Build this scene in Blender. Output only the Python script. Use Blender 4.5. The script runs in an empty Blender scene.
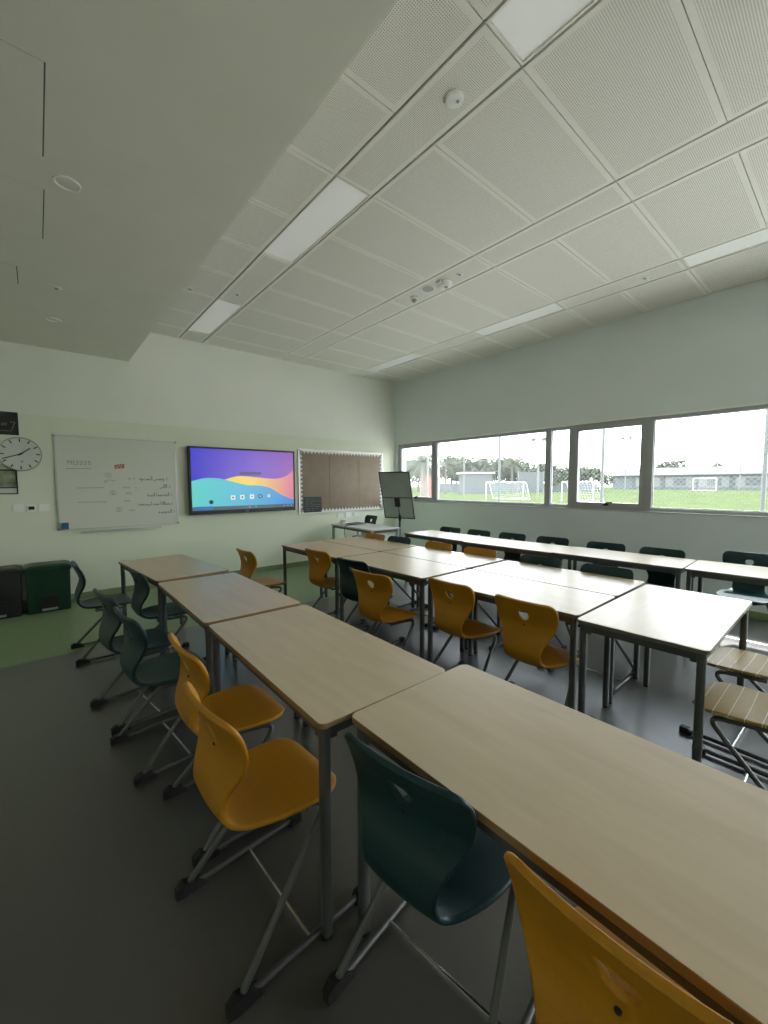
import bpy, bmesh, math, random
from mathutils import Vector, Matrix
R=math.radians
random.seed(7)
scn=bpy.context.scene
COL=scn.collection

# ------------------------------------------------------------------ helpers
def lin(r,g,b):
    f=lambda c:(c/255/12.92) if c/255<=.04045 else ((c/255+.055)/1.055)**2.4
    return (f(r),f(g),f(b),1)

def mat(name,col,rough=.5,metal=0.,spec=.5,noise=0.,nscale=8.,bump=0.,bscale=200.,stretch=None,emit=None,coat=0.):
    m=bpy.data.materials.new(name); m.use_nodes=True
    nt=m.node_tree; b=nt.nodes['Principled BSDF']
    b.inputs['Base Color'].default_value=col
    b.inputs['Roughness'].default_value=rough
    b.inputs['Metallic'].default_value=metal
    b.inputs['Specular IOR Level'].default_value=spec
    b.inputs['Coat Weight'].default_value=coat; b.inputs['Coat Roughness'].default_value=.38
    tc=nt.nodes.new('ShaderNodeTexCoord'); mp=nt.nodes.new('ShaderNodeMapping')
    nt.links.new(tc.outputs['Object'],mp.inputs['Vector'])
    if stretch: mp.inputs['Scale'].default_value=stretch
    if noise>0:
        n=nt.nodes.new('ShaderNodeTexNoise'); n.inputs['Scale'].default_value=nscale; n.inputs['Detail'].default_value=6
        nt.links.new(mp.outputs[0],n.inputs['Vector'])
        r=nt.nodes.new('ShaderNodeValToRGB')
        r.color_ramp.elements[0].position=.3; r.color_ramp.elements[1].position=.7
        r.color_ramp.elements[0].color=tuple(c*(1-noise) for c in col[:3])+(1,)
        r.color_ramp.elements[1].color=tuple(min(1,c*(1+noise)) for c in col[:3])+(1,)
        nt.links.new(n.outputs['Fac'],r.inputs['Fac']); nt.links.new(r.outputs['Color'],b.inputs['Base Color'])
    if bump>0:
        n2=nt.nodes.new('ShaderNodeTexNoise'); n2.inputs['Scale'].default_value=bscale
        nt.links.new(tc.outputs['Object'],n2.inputs['Vector'])
        bp=nt.nodes.new('ShaderNodeBump'); bp.inputs['Strength'].default_value=bump; bp.inputs['Distance'].default_value=.001
        nt.links.new(n2.outputs['Fac'],bp.inputs['Height']); nt.links.new(bp.outputs[0],b.inputs['Normal'])
    if emit:
        b.inputs['Emission Color'].default_value=emit[0]; b.inputs['Emission Strength'].default_value=emit[1]
    return m

M={}
M['ceil_plain']=mat('ceiling_white_metal',(.86,.84,.76,1),.55)
M['ceil_gap']=mat('ceiling_gap_dark',(.10,.10,.09,1),.8)
M['soffit']=mat('plaster_painted_white',(.78,.765,.67,1),.7,noise=.02,nscale=3,bump=.15,bscale=300)
M['wall_white']=mat('wall_paint_white',(.83,.84,.76,1),.65,noise=.015,nscale=2,bump=.12,bscale=260)
M['wall_green']=mat('wall_paint_pale_green',(.76,.79,.655,1),.6,noise=.015,nscale=2,bump=.12,bscale=260)
M['wall_window']=mat('wall_paint_cool_white',(.76,.83,.83,1),.6,noise=.015,nscale=2,bump=.12,bscale=260)
M['skirt']=mat('skirting_vinyl_green',(.20,.27,.13,1),.45,noise=.05,nscale=10)
M['floor_green']=mat('vinyl_floor_green',(.24,.33,.18,1),.42,noise=.06,nscale=30,bump=.1,bscale=120)
M['alu']=mat('window_frame_grey_aluminium',(.40,.42,.43,1),.45,metal=.3)
M['alu_light']=mat('brushed_aluminium',(.55,.56,.55,1),.35,metal=.9)
M['steel_dark']=mat('powder_coated_steel_grey',(.10,.105,.105,1),.42,metal=.35,spec=.5)
M['steel_chair']=mat('chair_tube_grey_steel',(.11,.112,.112,1),.38,metal=.5)
M['chrome']=mat('chrome_bar',(.6,.6,.6,1),.22,metal=1.)
M['black']=mat('black_plastic',(.012,.012,.013,1),.45)
M['rubber']=mat('black_rubber_cap',(.01,.01,.01,1),.6)
M['white_plastic']=mat('white_plastic',(.88,.88,.85,1),.4)
M['grey_plastic']=mat('grey_plastic',(.35,.35,.34,1),.5)
M['diffuser']=mat('frosted_lamp_diffuser',(.93,.93,.91,1),.25,spec=.6,coat=.2,emit=((1,1,.95,1),.08))
M['whiteboard']=mat('whiteboard_enamel',(.66,.68,.60,1),.25)
M['ink']=mat('whiteboard_marker_grey',(.20,.21,.21,1),.6)
M['red_ink']=mat('whiteboard_marker_red',(.55,.12,.10,1),.6)
M['blue']=mat('blue_plastic',(.03,.13,.27,1),.5)
M['bin_green']=mat('green_bin_plastic',(.004,.036,.018,1),.38,noise=.08)
M['bin_grey']=mat('dark_grey_bin_plastic',(.014,.015,.016,1),.42,noise=.08)
M['cork']=mat('brown_backing_paper',(.21,.155,.10,1),.5,noise=.12,nscale=5,bump=.4,bscale=60)
M['board_border']=mat('white_scalloped_paper',(.78,.78,.76,1),.7)
M['desk_white']=mat('desk_white_laminate',(.80,.81,.78,1),.3)
M['clock_face']=mat('clock_face_white',(.62,.64,.60,1),.4)
M['poster_dark']=mat('poster_black_card',(.012,.016,.014,1),.5)
M['poster_line']=mat('poster_pale_print',(.25,.27,.25,1),.6)
M['photo_green']=mat('framed_print_sage',(.25,.28,.18,1),.4,noise=.5,nscale=12)
M['mirror_grey']=mat('grey_board_back',(.30,.33,.31,1),.45,noise=.1,nscale=4)

# plastics of the chairs, with faint moulded grid from the shell's own UV
def plastic(name,col,line,amt):
    m=mat(name,col,.42,spec=.38,bump=.25,bscale=500)
    nt=m.node_tree; b=nt.nodes['Principled BSDF']
    uv=nt.nodes.new('ShaderNodeUVMap'); sp=nt.nodes.new('ShaderNodeSeparateXYZ'); nt.links.new(uv.outputs[0],sp.inputs[0])
    outs=[]
    for ax,per,w,am in (('X',.021,.0010,.62),('Y',.056,.0018,1.)):
        d=nt.nodes.new('ShaderNodeMath'); d.operation='PINGPONG'; d.inputs[1].default_value=per/2
        nt.links.new(sp.outputs[ax],d.inputs[0])
        c=nt.nodes.new('ShaderNodeMath'); c.operation='LESS_THAN'; c.inputs[1].default_value=w
        nt.links.new(d.outputs[0],c.inputs[0]); sc_=nt.nodes.new('ShaderNodeMath'); sc_.operation='MULTIPLY'; sc_.inputs[1].default_value=am; nt.links.new(c.outputs[0],sc_.inputs[0]); outs.append(sc_)
    # lines only on the upper (seat / front) side and inside the margin
    mx=nt.nodes.new('ShaderNodeMath'); mx.operation='MAXIMUM'
    nt.links.new(outs[0].outputs[0],mx.inputs[0]); nt.links.new(outs[1].outputs[0],mx.inputs[1])
    mu=nt.nodes.new('ShaderNodeMath'); mu.operation='MULTIPLY'; mu.inputs[1].default_value=amt
    nt.links.new(mx.outputs[0],mu.inputs[0])
    mix=nt.nodes.new('ShaderNodeMix'); mix.data_type='RGBA'
    mix.inputs[6].default_value=col; mix.inputs[7].default_value=line
    nt.links.new(mu.outputs[0],mix.inputs[0]); nt.links.new(mix.outputs[2],b.inputs['Base Color'])
    return m
YEL=(.48,.215,.007,1); TEAL=(.007,.036,.041,1)
M['yellow']=plastic('mustard_yellow_plastic',YEL,(.34,.16,.01,1),.25)
M['yellow_grid']=plastic('mustard_plastic_grid_glint',(.36,.24,.06,1),(.95,.86,.62,1),.8)  # light caught by the moulded grooves, painted as pale line colour
M['teal']=plastic('dark_teal_plastic',TEAL,(.016,.06,.065,1),.25)
M['black_shell']=mat('black_shell_plastic',(.012,.013,.014,1),.4)

# birch laminate
def birch(name,c1,c2,rough):
    m=bpy.data.materials.new(name); m.use_nodes=True; nt=m.node_tree; b=nt.nodes['Principled BSDF']
    tc=nt.nodes.new('ShaderNodeTexCoord'); mp=nt.nodes.new('ShaderNodeMapping'); mp.inputs['Scale'].default_value=(9,1.1,1)
    oi=nt.nodes.new('ShaderNodeObjectInfo'); ad=nt.nodes.new('ShaderNodeVectorMath'); ad.operation='ADD'
    nt.links.new(tc.outputs['Object'],ad.inputs[0]); nt.links.new(oi.outputs['Location'],ad.inputs[1])
    nt.links.new(ad.outputs[0],mp.inputs['Vector'])
    n=nt.nodes.new('ShaderNodeTexNoise'); n.inputs['Scale'].default_value=2.2; n.inputs['Detail'].default_value=9; n.inputs['Distortion'].default_value=.5
    nt.links.new(mp.outputs[0],n.inputs['Vector'])
    r=nt.nodes.new('ShaderNodeValToRGB'); r.color_ramp.elements[0].position=.32; r.color_ramp.elements[1].position=.68
    r.color_ramp.elements[0].color=c1; r.color_ramp.elements[1].color=c2
    nt.links.new(n.outputs['Fac'],r.inputs['Fac']); nt.links.new(r.outputs['Color'],b.inputs['Base Color'])
    b.inputs['Roughness'].default_value=rough; b.inputs['Specular IOR Level'].default_value=.65; b.inputs['Coat Weight'].default_value=.35; b.inputs['Coat Roughness'].default_value=.28
    return m
M['birch']=birch('birch_laminate',(.57,.455,.30,1),(.64,.52,.355,1),.36)
M['edge']=mat('table_edge_band_brown',(.30,.19,.09,1),.45)
M['edge_grey']=mat('table_edge_band_greyed',(.16,.145,.12,1),.45)

# grey vinyl floor
def floor_mat():
    m=mat('vinyl_floor_grey',(.070,.067,.061,1),.3,spec=.8,coat=.7,noise=.05,nscale=25,bump=.1,bscale=120)
    nt=m.node_tree; b=nt.nodes['Principled BSDF']
    n=nt.nodes.new('ShaderNodeTexNoise'); n.inputs['Scale'].default_value=3; n.inputs['Detail'].default_value=5
    tc=nt.nodes.new('ShaderNodeTexCoord'); nt.links.new(tc.outputs['Object'],n.inputs['Vector'])
    mr=nt.nodes.new('ShaderNodeMapRange'); mr.inputs['To Min'].default_value=.28; mr.inputs['To Max'].default_value=.42
    nt.links.new(n.outputs['Fac'],mr.inputs['Value']); nt.links.new(mr.outputs[0],b.inputs['Roughness'])
    return m
M['floor']=floor_mat()

# perforated ceiling metal: round holes in square rows, in the panel's own plane
def perf_mat():
    m=mat('ceiling_perforated_metal',(.74,.74,.66,1),.6)
    nt=m.node_tree; b=nt.nodes['Principled BSDF']
    tc=nt.nodes.new('ShaderNodeTexCoord'); sp=nt.nodes.new('ShaderNodeSeparateXYZ'); nt.links.new(tc.outputs['Object'],sp.inputs[0])
    sq=[]
    for ax in 'XY':
        d=nt.nodes.new('ShaderNodeMath'); d.operation='PINGPONG'; d.inputs[1].default_value=.0055; nt.links.new(sp.outputs[ax],d.inputs[0])
        q=nt.nodes.new('ShaderNodeMath'); q.operation='POWER'; q.inputs[1].default_value=2; nt.links.new(d.outputs[0],q.inputs[0]); sq.append(q)
    s=nt.nodes.new('ShaderNodeMath'); s.operation='ADD'; nt.links.new(sq[0].outputs[0],s.inputs[0]); nt.links.new(sq[1].outputs[0],s.inputs[1])
    c=nt.nodes.new('ShaderNodeMath'); c.operation='LESS_THAN'; c.inputs[1].default_value=.0029**2; nt.links.new(s.outputs[0],c.inputs[0])
    mix=nt.nodes.new('ShaderNodeMix'); mix.data_type='RGBA'; mix.inputs[6].default_value=(.88,.855,.775,1); mix.inputs[7].default_value=(.32,.32,.27,1)
    nt.links.new(c.outputs[0],mix.inputs[0]); nt.links.new(mix.outputs[2],b.inputs['Base Color'])
    return m
M['perf']=perf_mat()

def glass_mat():
    m=bpy.data.materials.new('window_glass'); m.use_nodes=True; nt=m.node_tree
    nt.nodes.remove(nt.nodes['Principled BSDF']); o=nt.nodes['Material Output']
    t=nt.nodes.new('ShaderNodeBsdfTransparent'); t.inputs[0].default_value=(.96,.97,.965,1)
    g=nt.nodes.new('ShaderNodeBsdfGlossy'); g.inputs['Roughness'].default_value=.02
    f=nt.nodes.new('ShaderNodeFresnel'); f.inputs[0].default_value=1.45
    ge=nt.nodes.new('ShaderNodeNewGeometry'); iv=nt.nodes.new('ShaderNodeMath'); iv.operation='SUBTRACT'; iv.inputs[0].default_value=1; nt.links.new(ge.outputs['Backfacing'],iv.inputs[1])
    mm=nt.nodes.new('ShaderNodeMath'); mm.operation='MULTIPLY'; nt.links.new(f.outputs[0],mm.inputs[0]); nt.links.new(iv.outputs[0],mm.inputs[1])
    mx=nt.nodes.new('ShaderNodeMixShader'); nt.links.new(mm.outputs[0],mx.inputs[0]); nt.links.new(t.outputs[0],mx.inputs[1]); nt.links.new(g.outputs[0],mx.inputs[2])
    nt.links.new(mx.outputs[0],o.inputs[0]); return m
M['glass']=glass_mat()

class MB:
    """collects shapes, links them as ONE mesh object"""
    def __init__(s): s.bm=bmesh.new(); s.mi=0
    def face(s,vs):
        try: f=s.bm.faces.new(vs); f.material_index=s.mi; return f
        except ValueError: return None
    def box(s,x0,x1,y0,y1,z0,z1,T=None):
        v=[Vector((x,y,z)) for z in(z0,z1) for y in(y0,y1) for x in(x0,x1)]
        if T: v=[T@q for q in v]
        v=[s.bm.verts.new(q) for q in v]
        for f in((0,2,3,1),(4,5,7,6),(0,1,5,4),(2,6,7,3),(0,4,6,2),(1,3,7,5)): s.face([v[i] for i in f])
        return s
    def loft(s,rings,cap=True,closed=True):
        rs=[[s.bm.verts.new(q) for q in r] for r in rings]
        n=len(rs[0])
        for a,b in zip(rs,rs[1:]):
            for i in range(n if closed else n-1): s.face([a[i],a[(i+1)%n],b[(i+1)%n],b[i]])
        if cap: s.face(rs[0][::-1]); s.face(rs[-1])
        return s
    def prism(s,pts,z0,z1,T=None,bev=0.):
        def ring(z,ins):
            c=Vector((sum(p[0] for p in pts)/len(pts),sum(p[1] for p in pts)/len(pts)))
            out=[]
            for p in pts:
                d=Vector(p)-c; l=d.length
                q=c+d*((l-ins)/l if l>0 else 1)
                v=Vector((q.x,q.y,z)); out.append(T@v if T else v)
            return out
        if bev: rr=[ring(z0,bev),ring(z0+bev,0),ring(z1-bev,0),ring(z1,bev)]
        else: rr=[ring(z0,0),ring(z1,0)]
        return s.loft(rr)
    def tube(s,pts,r,n=8,cap=True):
        pts=[Vector(p) for p in pts]; rings=[]
        t0=(pts[1]-pts[0]).normalized(); up=Vector((0,0,1)) if abs(t0.z)<.9 else Vector((1,0,0))
        nn=(up-t0*up.dot(t0)).normalized()
        for i,p in enumerate(pts):
            t=((pts[min(i+1,len(pts)-1)]-p).normalized()+(p-pts[max(i-1,0)]).normalized()) if 0<i<len(pts)-1 else (pts[1]-pts[0] if i==0 else pts[-1]-pts[-2])
            t.normalize(); nn=(nn-t*nn.dot(t)).normalized(); b=t.cross(nn)
            rings.append([p+nn*math.cos(a)*r+b*math.sin(a)*r for a in [2*math.pi*k/n for k in range(n)]])
        return s.loft(rings,cap)
    def lathe(s,prof,c=(0,0,0),n=24,axis='z',T=None):
        c=Vector(c); rings=[]
        for r,h in prof:
            ring=[]
            for k in range(n):
                a=2*math.pi*k/n; q=Vector((math.cos(a)*r,math.sin(a)*r,h))
                if axis=='y': q=Vector((q.x,-q.z,q.y))
                q=q+c; ring.append(T@q if T else q)
            rings.append(ring)
        return s.loft(rings)
    def build(s,name,mats,parent=None,smooth=False,loc=None):
        me=bpy.data.meshes.new(name); bmesh.ops.recalc_face_normals(s.bm,faces=s.bm.faces); s.bm.to_mesh(me); s.bm.free()
        for m in (mats if isinstance(mats,(list,tuple)) else [mats]): me.materials.append(m)
        if smooth:
            for p in me.polygons: p.use_smooth=True
            if smooth!='all':
                try: me.set_sharp_from_angle(angle=R(40))
                except Exception: pass
        o=bpy.data.objects.new(name,me); COL.objects.link(o)
        if parent: o.parent=parent
        if loc: o.location=loc
        return o

def tag(o,label=None,cat=None,group=None,kind=None):
    if label: o['label']=label
    if cat: o['category']=cat
    if group: o['group']=group
    if kind: o['kind']=kind
    return o
def empty(name,loc=(0,0,0),rz=0.,label=None,cat=None,group=None,kind=None):
    o=bpy.data.objects.new(name,None); COL.objects.link(o); o.location=loc; o.rotation_euler=(0,0,rz); o.empty_display_size=.1
    return tag(o,label,cat,group,kind)
def copy_tree(o,parent=None):
    c=o.copy(); COL.objects.link(c)
    if parent: c.parent=parent
    for ch in [k for k in o.children]: copy_tree(ch,c)
    return c
def struct(o): o['kind']='structure'; return o
def fillet(pts,r,n=5):
    pts=[Vector(p) for p in pts]; out=[pts[0]]
    for i in range(1,len(pts)-1):
        p=pts[i]; a=pts[i-1]-p; b=pts[i+1]-p
        ri=r[i-1] if isinstance(r,(list,tuple)) else r
        d=min(ri,a.length*.49,b.length*.49); a=p+a.normalized()*d; b=p+b.normalized()*d
        for k in range(n+1):
            t=k/n; out.append(a*(1-t)**2+p*2*t*(1-t)+b*t*t)
    out.append(pts[-1]); return out
def rrect(x0,x1,y0,y1,r,n=6):
    o=[]
    for cx,cy,a0 in((x1-r,y1-r,0),(x0+r,y1-r,90),(x0+r,y0+r,180),(x1-r,y0+r,270)):
        for k in range(n+1):
            a=R(a0+90*k/n); o.append((cx+math.cos(a)*r,cy+math.sin(a)*r))
    return o

# ------------------------------------------------------------------ room measures (metres)
YF=6.709; XW=6.024; HC=3.687; HS=3.228; XS=1.055; XL=-1.9; YB=-5.2
ZT=2.365; ZB=1.145
XA=[XS,1.712,2.037,3.283,3.612,4.860,5.159,XW]
G0=1.265; DG=.625
CAMZ=1.521

# floor
f=MB(); f.box(XL,XW,YB,4.58,-.06,0); f.mi=1; f.box(XL,XW,4.58,YF,-.06,0)
struct(f.build('floor',[M['floor'],M['floor_green']]))
# front wall: lower part pale green, upper part white
w=MB(); w.box(XL-.2,XW+.25,YF,YF+.2,-.06,2.385); w.mi=1; w.box(XL-.2,XW+.25,YF,YF+.2,2.385,HC+.1)
struct(w.build('wall_front',[M['wall_green'],M['wall_white']]))
struct(MB().box(XL-.2,XL,YB,YF,-.06,HC+.1).build('wall_left',M['wall_green']))
struct(MB().box(XL-.2,XW+.25,YB-.2,YB,-.06,HC+.1).build('wall_back',M['wall_white']))
w=MB(); WT=.24
YW1=6.60; YW0=.45; YT0=-4.9; YT1=.15; ZTB=.10; ZTT=3.0   # strip window, then unseen tall glazing added behind the viewpoint to brighten the room
w.box(XW,XW+WT,YW0,YF,-.06,ZB); w.box(XW,XW+WT,YW0,YF,ZT,HC+.1); w.box(XW,XW+WT,YW1,YF,ZB,ZT); w.box(XW,XW+WT,YT1,YW0,-.06,HC+.1); w.box(XW,XW+WT,YB,YT0,-.06,HC+.1); w.box(XW,XW+WT,YT0,YT1,-.06,ZTB); w.box(XW,XW+WT,YT0,YT1,ZTT,HC+.1)
struct(w.build('wall_right',M['wall_window']))
# skirting
def skirt(name,pts):
    b=MB()
    b.box(*pts); return struct(b.build(name,M['skirt']))
skirt('baseboard_front',(XL,XW,YF-.012,YF,0,.082))
skirt('baseboard_right',(XW-.012,XW,YB,YF-.012,0,.082))
skirt('baseboard_left',(XL,XL+.012,YB,YF-.012,0,.082))

# ceiling: metal panels with gaps, a dark void over them
cm=MB()
cm.mi=1; cm.box(XS,XW,YB,YF,HC+.03,HC+.06)
def cpanel(x0,x1,y0,y1,gx=.009,gy=.0025,dz=0.):
    x0+=gx;x1-=gx;y0+=gy;y1-=gy; z=HC+dz; b=.032
    cm.mi=0; cm.box(x0,x1,y0,y1,z+.0005,z+.018)
    o=[cm.bm.verts.new(q) for q in((x0,y0,z),(x1,y0,z),(x1,y1,z),(x0,y1,z))]
    bx=min(b,(x1-x0)*.3); by=min(b,(y1-y0)*.3)
    i=[cm.bm.verts.new(q) for q in((x0+bx,y0+by,z),(x1-bx,y0+by,z),(x1-bx,y1-by,z),(x0+bx,y1-by,z))]
    for k in range(4): cm.face([o[k],i[k],i[(k+1)%4],o[(k+1)%4]])
    cm.mi=2; cm.face(i[::-1]); cm.mi=0
lights=[]
ys=[G0-i*DG for i in range(-8,10)]   # descending
for col in (0,2,4,6):
    edges=[YF]+ys
    for a,b in zip(edges,edges[1:]):
        if b<YB: b=YB
        if a-b>.05: cpanel(XA[col],XA[col+1],b,a)
for col in (1,3,5):
    edges=[YF]+[G0-i*DG for i in range(-8,10,2)]
    idx=[None]+list(range(-8,10,2))
    for k in range(len(edges)-1):
        a,b=edges[k],max(edges[k+1],YB)
        if a-b<.05: continue
        lit = col in(1,5) and idx[k] is not None and idx[k]%4==0
        if lit: lights.append((XA[col],XA[col+1],b,a,col))
        else: cpanel(XA[col],XA[col+1],b,a,gx=.009)
ceil=cm.build('ceiling',[M['ceil_plain'],M['ceil_gap'],M['perf']]); struct(ceil)
# bulkhead (lower ceiling on the left)
struct(MB().box(XL,XS,YB,YF,HS,HC+.08).build('ceiling_bulkhead',M['soffit']))
# roof slab over everything keeps the sky out
struct(MB().box(XL-.2,XW+WT,YB-.2,YF+.2,HC+.1,HC+.3).build('ceiling_slab',M['ceil_plain']))

lab_l={(1,-8):'flat rectangular ceiling light at the far end, on the side of the bulkhead edge',
(1,-4):'flat rectangular ceiling light in the middle of the row beside the bulkhead edge',
(1,0):'flat rectangular ceiling light cut by the top edge of the photo',
(5,-8):'narrow bright ceiling light nearest the far corner, by the window wall',
(5,-4):'long bright ceiling light along the window wall, middle one of its row',
(5,0):'bright ceiling light cut by the right edge of the photo, above the windows'}
for x0,x1,y0,y1,col in lights:
    idx=round((G0-y1)/DG)
    if y1<-.5 : 
        if idx>4: continue
    lb=lab_l.get((col,idx),'flat rectangular ceiling light behind the viewpoint')
    t=empty('ceiling_light',((x0+x1)/2,(y0+y1)/2,HC),0,lb,'ceiling light','ceiling lights')
    hx=(x1-x0)/2-.006; hy=(y1-y0)/2-.004
    fr=MB()
    for a in((-hx,hx,-hy,-hy+.012),(-hx,hx,hy-.012,hy),(-hx,-hx+.012,-hy+.012,hy-.012),(hx-.012,hx,-hy+.012,hy-.012)): fr.box(*a,0,.03)
    fr.build('frame',M['ceil_plain'],t)
    MB().box(-hx+.016,hx-.016,-hy+.016,hy-.016,.006,.02).build('diffuser',M['diffuser'],t)

def disc(name,x,y,z,prof,m,label,cat,group=None,n=28):
    b=MB(); b.lathe([(r,-h) for r,h in prof],n=n); o=b.build(name,m,None,True,(x,y,z)); return tag(o,label,cat,group)
# ceiling devices
t=empty('smoke_detector',(1.90,1.602,HC),0,'round white detector alone on a perforated strip near the top of the photo','detector')
MB().lathe([(.052,0),(.052,-.008),(.048,-.016),(.02,-.019),(.004,-.019)]).build('body',M['white_plastic'],t,True)
MB().lathe([(.010,-.0185),(.009,-.021),(.003,-.021)],c=(.012,-.012,0)).build('sensor',M['grey_plastic'],t,True)
t=empty('smoke_detector',(3.47,3.055,HC),0,'largest white round detector in the ceiling strip above the middle tables','detector')
MB().lathe([(.085,0),(.085,-.02),(.08,-.03),(.055,-.045),(.006,-.047)]).build('body',M['white_plastic'],t,True)
MB().lathe([(.022,-.045),(.018,-.055),(.003,-.056)],c=(.01,-.02,0)).build('sensor',M['grey_plastic'],t,True)
MB().box(-.10,-.06,-.03,.03,-.03,0).build('side_box',M['white_plastic'],t)
t=empty('ceiling_speaker',(3.425,3.25,HC),0,'flat round grille in the ceiling strip between the detector and the dome','speaker')
MB().lathe([(.075,0),(.075,-.006),(.066,-.008)]).build('rim',M['white_plastic'],t,True)
MB().lathe([(.065,-.005),(.063,-.010),(.003,-.011)]).build('grille',M['grey_plastic'],t,True)
t=empty('dome_sensor',(3.455,3.50,HC+.002),0,'small white dome sensor with dark eye, leftmost device in the middle ceiling strip','sensor')
MB().lathe([(.045,0),(.045,-.02),(.03,-.03),(.004,-.03)]).build('base',M['white_plastic'],t,True)
MB().lathe([(.03,-.028),(.028,-.045),(.016,-.06),(.003,-.063)]).build('eye',M['grey_plastic'],t,True)
for x,y,z,l in((3.45,2.825,HC,'tiny white sprinkler cap beside the largest ceiling detector'),(1.85,4.748,HC,'tiny sprinkler cap between the two ceiling lights beside the bulkhead'),(5.02,1.611,HC,'tiny sprinkler cap in the strip between the two window side ceiling lights'),(1.40,4.95,HC,'tiny sprinkler cap on a square panel near the far end of the bulkhead edge'),(.212,4.627,HS,'small round white cap on the left bulkhead between the two recessed downlights')):
    t=empty('sprinkler',(x,y,z+.002),0,l,'sprinkler','sprinkler caps')
    MB().lathe([(.04,0),(.04,-.004),(.034,-.008),(.02,-.008)],n=20).build('cap',M['white_plastic'],t,True)
    MB().lathe([(.019,-.006),(.015,-.014),(.003,-.015)],n=14).build('nozzle',M['grey_plastic'],t,True)
for x,y,r,l in((.214,3.014,.062,'larger, nearer recessed round downlight in the left bulkhead'),(.217,5.516,.062,'smaller, farther recessed round downlight in the left bulkhead, near the clock wall')):
    t=empty('downlight',(x,y,HS),0,l,'downlight','downlights in the bulkhead')
    b=MB(); n=28
    rg=[[Vector((math.cos(2*math.pi*k/n)*q,math.sin(2*math.pi*k/n)*q,h)) for k in range(n)] for q,h in((r*1.05,0),(r*1.04,-.007),(r*.9,-.007),(r*.86,-.001))]
    b.loft(rg,cap=False).build('rim',M['white_plastic'],t,True)
    MB().lathe([(r*.86,-.001),(r*.6,-.0035),(.003,-.0045)],n=n).build('lens',M['soffit'],t,True)
for x0,x1,y0,y1,l in((-.52,.107,2.233,2.856,'large flush square access panel in the bulkhead, nearest the top left corner'),(-.40,.114,3.163,3.784,'flush access panel in the bulkhead beside the nearer downlight'),(-.40,-.038,4.373,4.744,'smallest flush access panel in the bulkhead, farthest along the left edge')):
    t=empty('access_panel',((x0+x1)/2,(y0+y1)/2,HS),0,l,'access panel','access panels in the bulkhead')
    hx=(x1-x0)/2;hy=(y1-y0)/2
    b=MB()
    for a in((hx-.003,hx+.003,-hy,hy),(-hx-.003,-hx+.003,-hy,hy),(-hx,hx,-hy-.0004,-hy+.0004),(-hx,hx,hy-.0004,hy+.0004)): b.box(*a,-.0015,.001)
    b.build('seam',M['ceil_gap'],t); t.location.z=HS+.001
    MB().box(-hx+.003,hx-.003,-hy+.0004,hy-.0004,-.0025,0.001).build('panel',M['soffit'],t)

# ------------------------------------------------------------------ windows
XG=XW+.03   # frame inner face
def frame_box(b,y0,y1,z0,z1,t,x0,x1):
    b.box(x0,x1,y0,y1,z0,z0+t); b.box(x0,x1,y0,y1,z1-t,z1); b.box(x0,x1,y0,y0+t,z0+t,z1-t); b.box(x0,x1,y1-t,y1,z0+t,z1-t)
wn=0
def window(y1,y0,kind,zb=ZB,zt=ZT):
    global wn; wn+=1
    t=struct(empty('window_%d'%wn,(XG,(y0+y1)/2,zb)))
    h=(y1-y0)/2; H=zt-zb
    b=MB(); frame_box(b,-h,h,.0,H,.045,.0,.07)
    b.build('window_frame',M['alu'],t)
    if kind=='sash':
        s=MB(); frame_box(s,-h+.045,h-.045,.045,H-.045,.05,-.012,.055); s.build('sash',M['alu'],t)
        MB().box(.02,.026,-h+.095,h-.095,.095,H-.095).build('pane',M['glass'],t)
        hd=MB(); hd.box(-.03,-.012,-.035,.035,.055,.085); hd.tube(fillet([(-.028,.02,.07),(-.055,.015,.075),(-.06,-.03,.1),(-.06,-.10,.105)],.02),.009,8)
        ho=hd.build('handle',M['black'],t,True); ho.location=(0,0,0)
    else:
        MB().box(.02,.026,-h+.045,h-.045,.045,H-.045).build('pane',M['glass'],t)
        s=MB(); frame_box(s,-h+.045,h-.045,.045,H-.045,.010,.03,.045); s.build('glazing_bead',M['alu_light'],t)
    return t
for y1,y0,k in((6.60,5.53,'sash'),(5.53,3.185,'fixed'),(3.185,2.815,'fixed'),(2.815,1.815,'sash'),(1.815,YW0,'fixed')): window(y1,y0,k)
for k in range(3): window(YT1-(YT1-YT0)*k/3,YT1-(YT1-YT0)*(k+1)/3,'fixed',ZTB,ZTT)  # made-up tall panes out of view, added to let in more daylight
struct(MB().box(XW-.012,XG+.01,YW0,YW1,ZB-.014,ZB-.001).build('trim_1',M['alu_light']))
struct(MB().box(XW-.006,XG,YW0,YW1,ZT-.004,ZT+.014).build('trim_2',M['white_plastic']))
struct(MB().box(XW+.12,XW+WT+.06,YW0,YW1,ZB-.02,ZB).build('window_sill',M['alu']))

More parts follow.
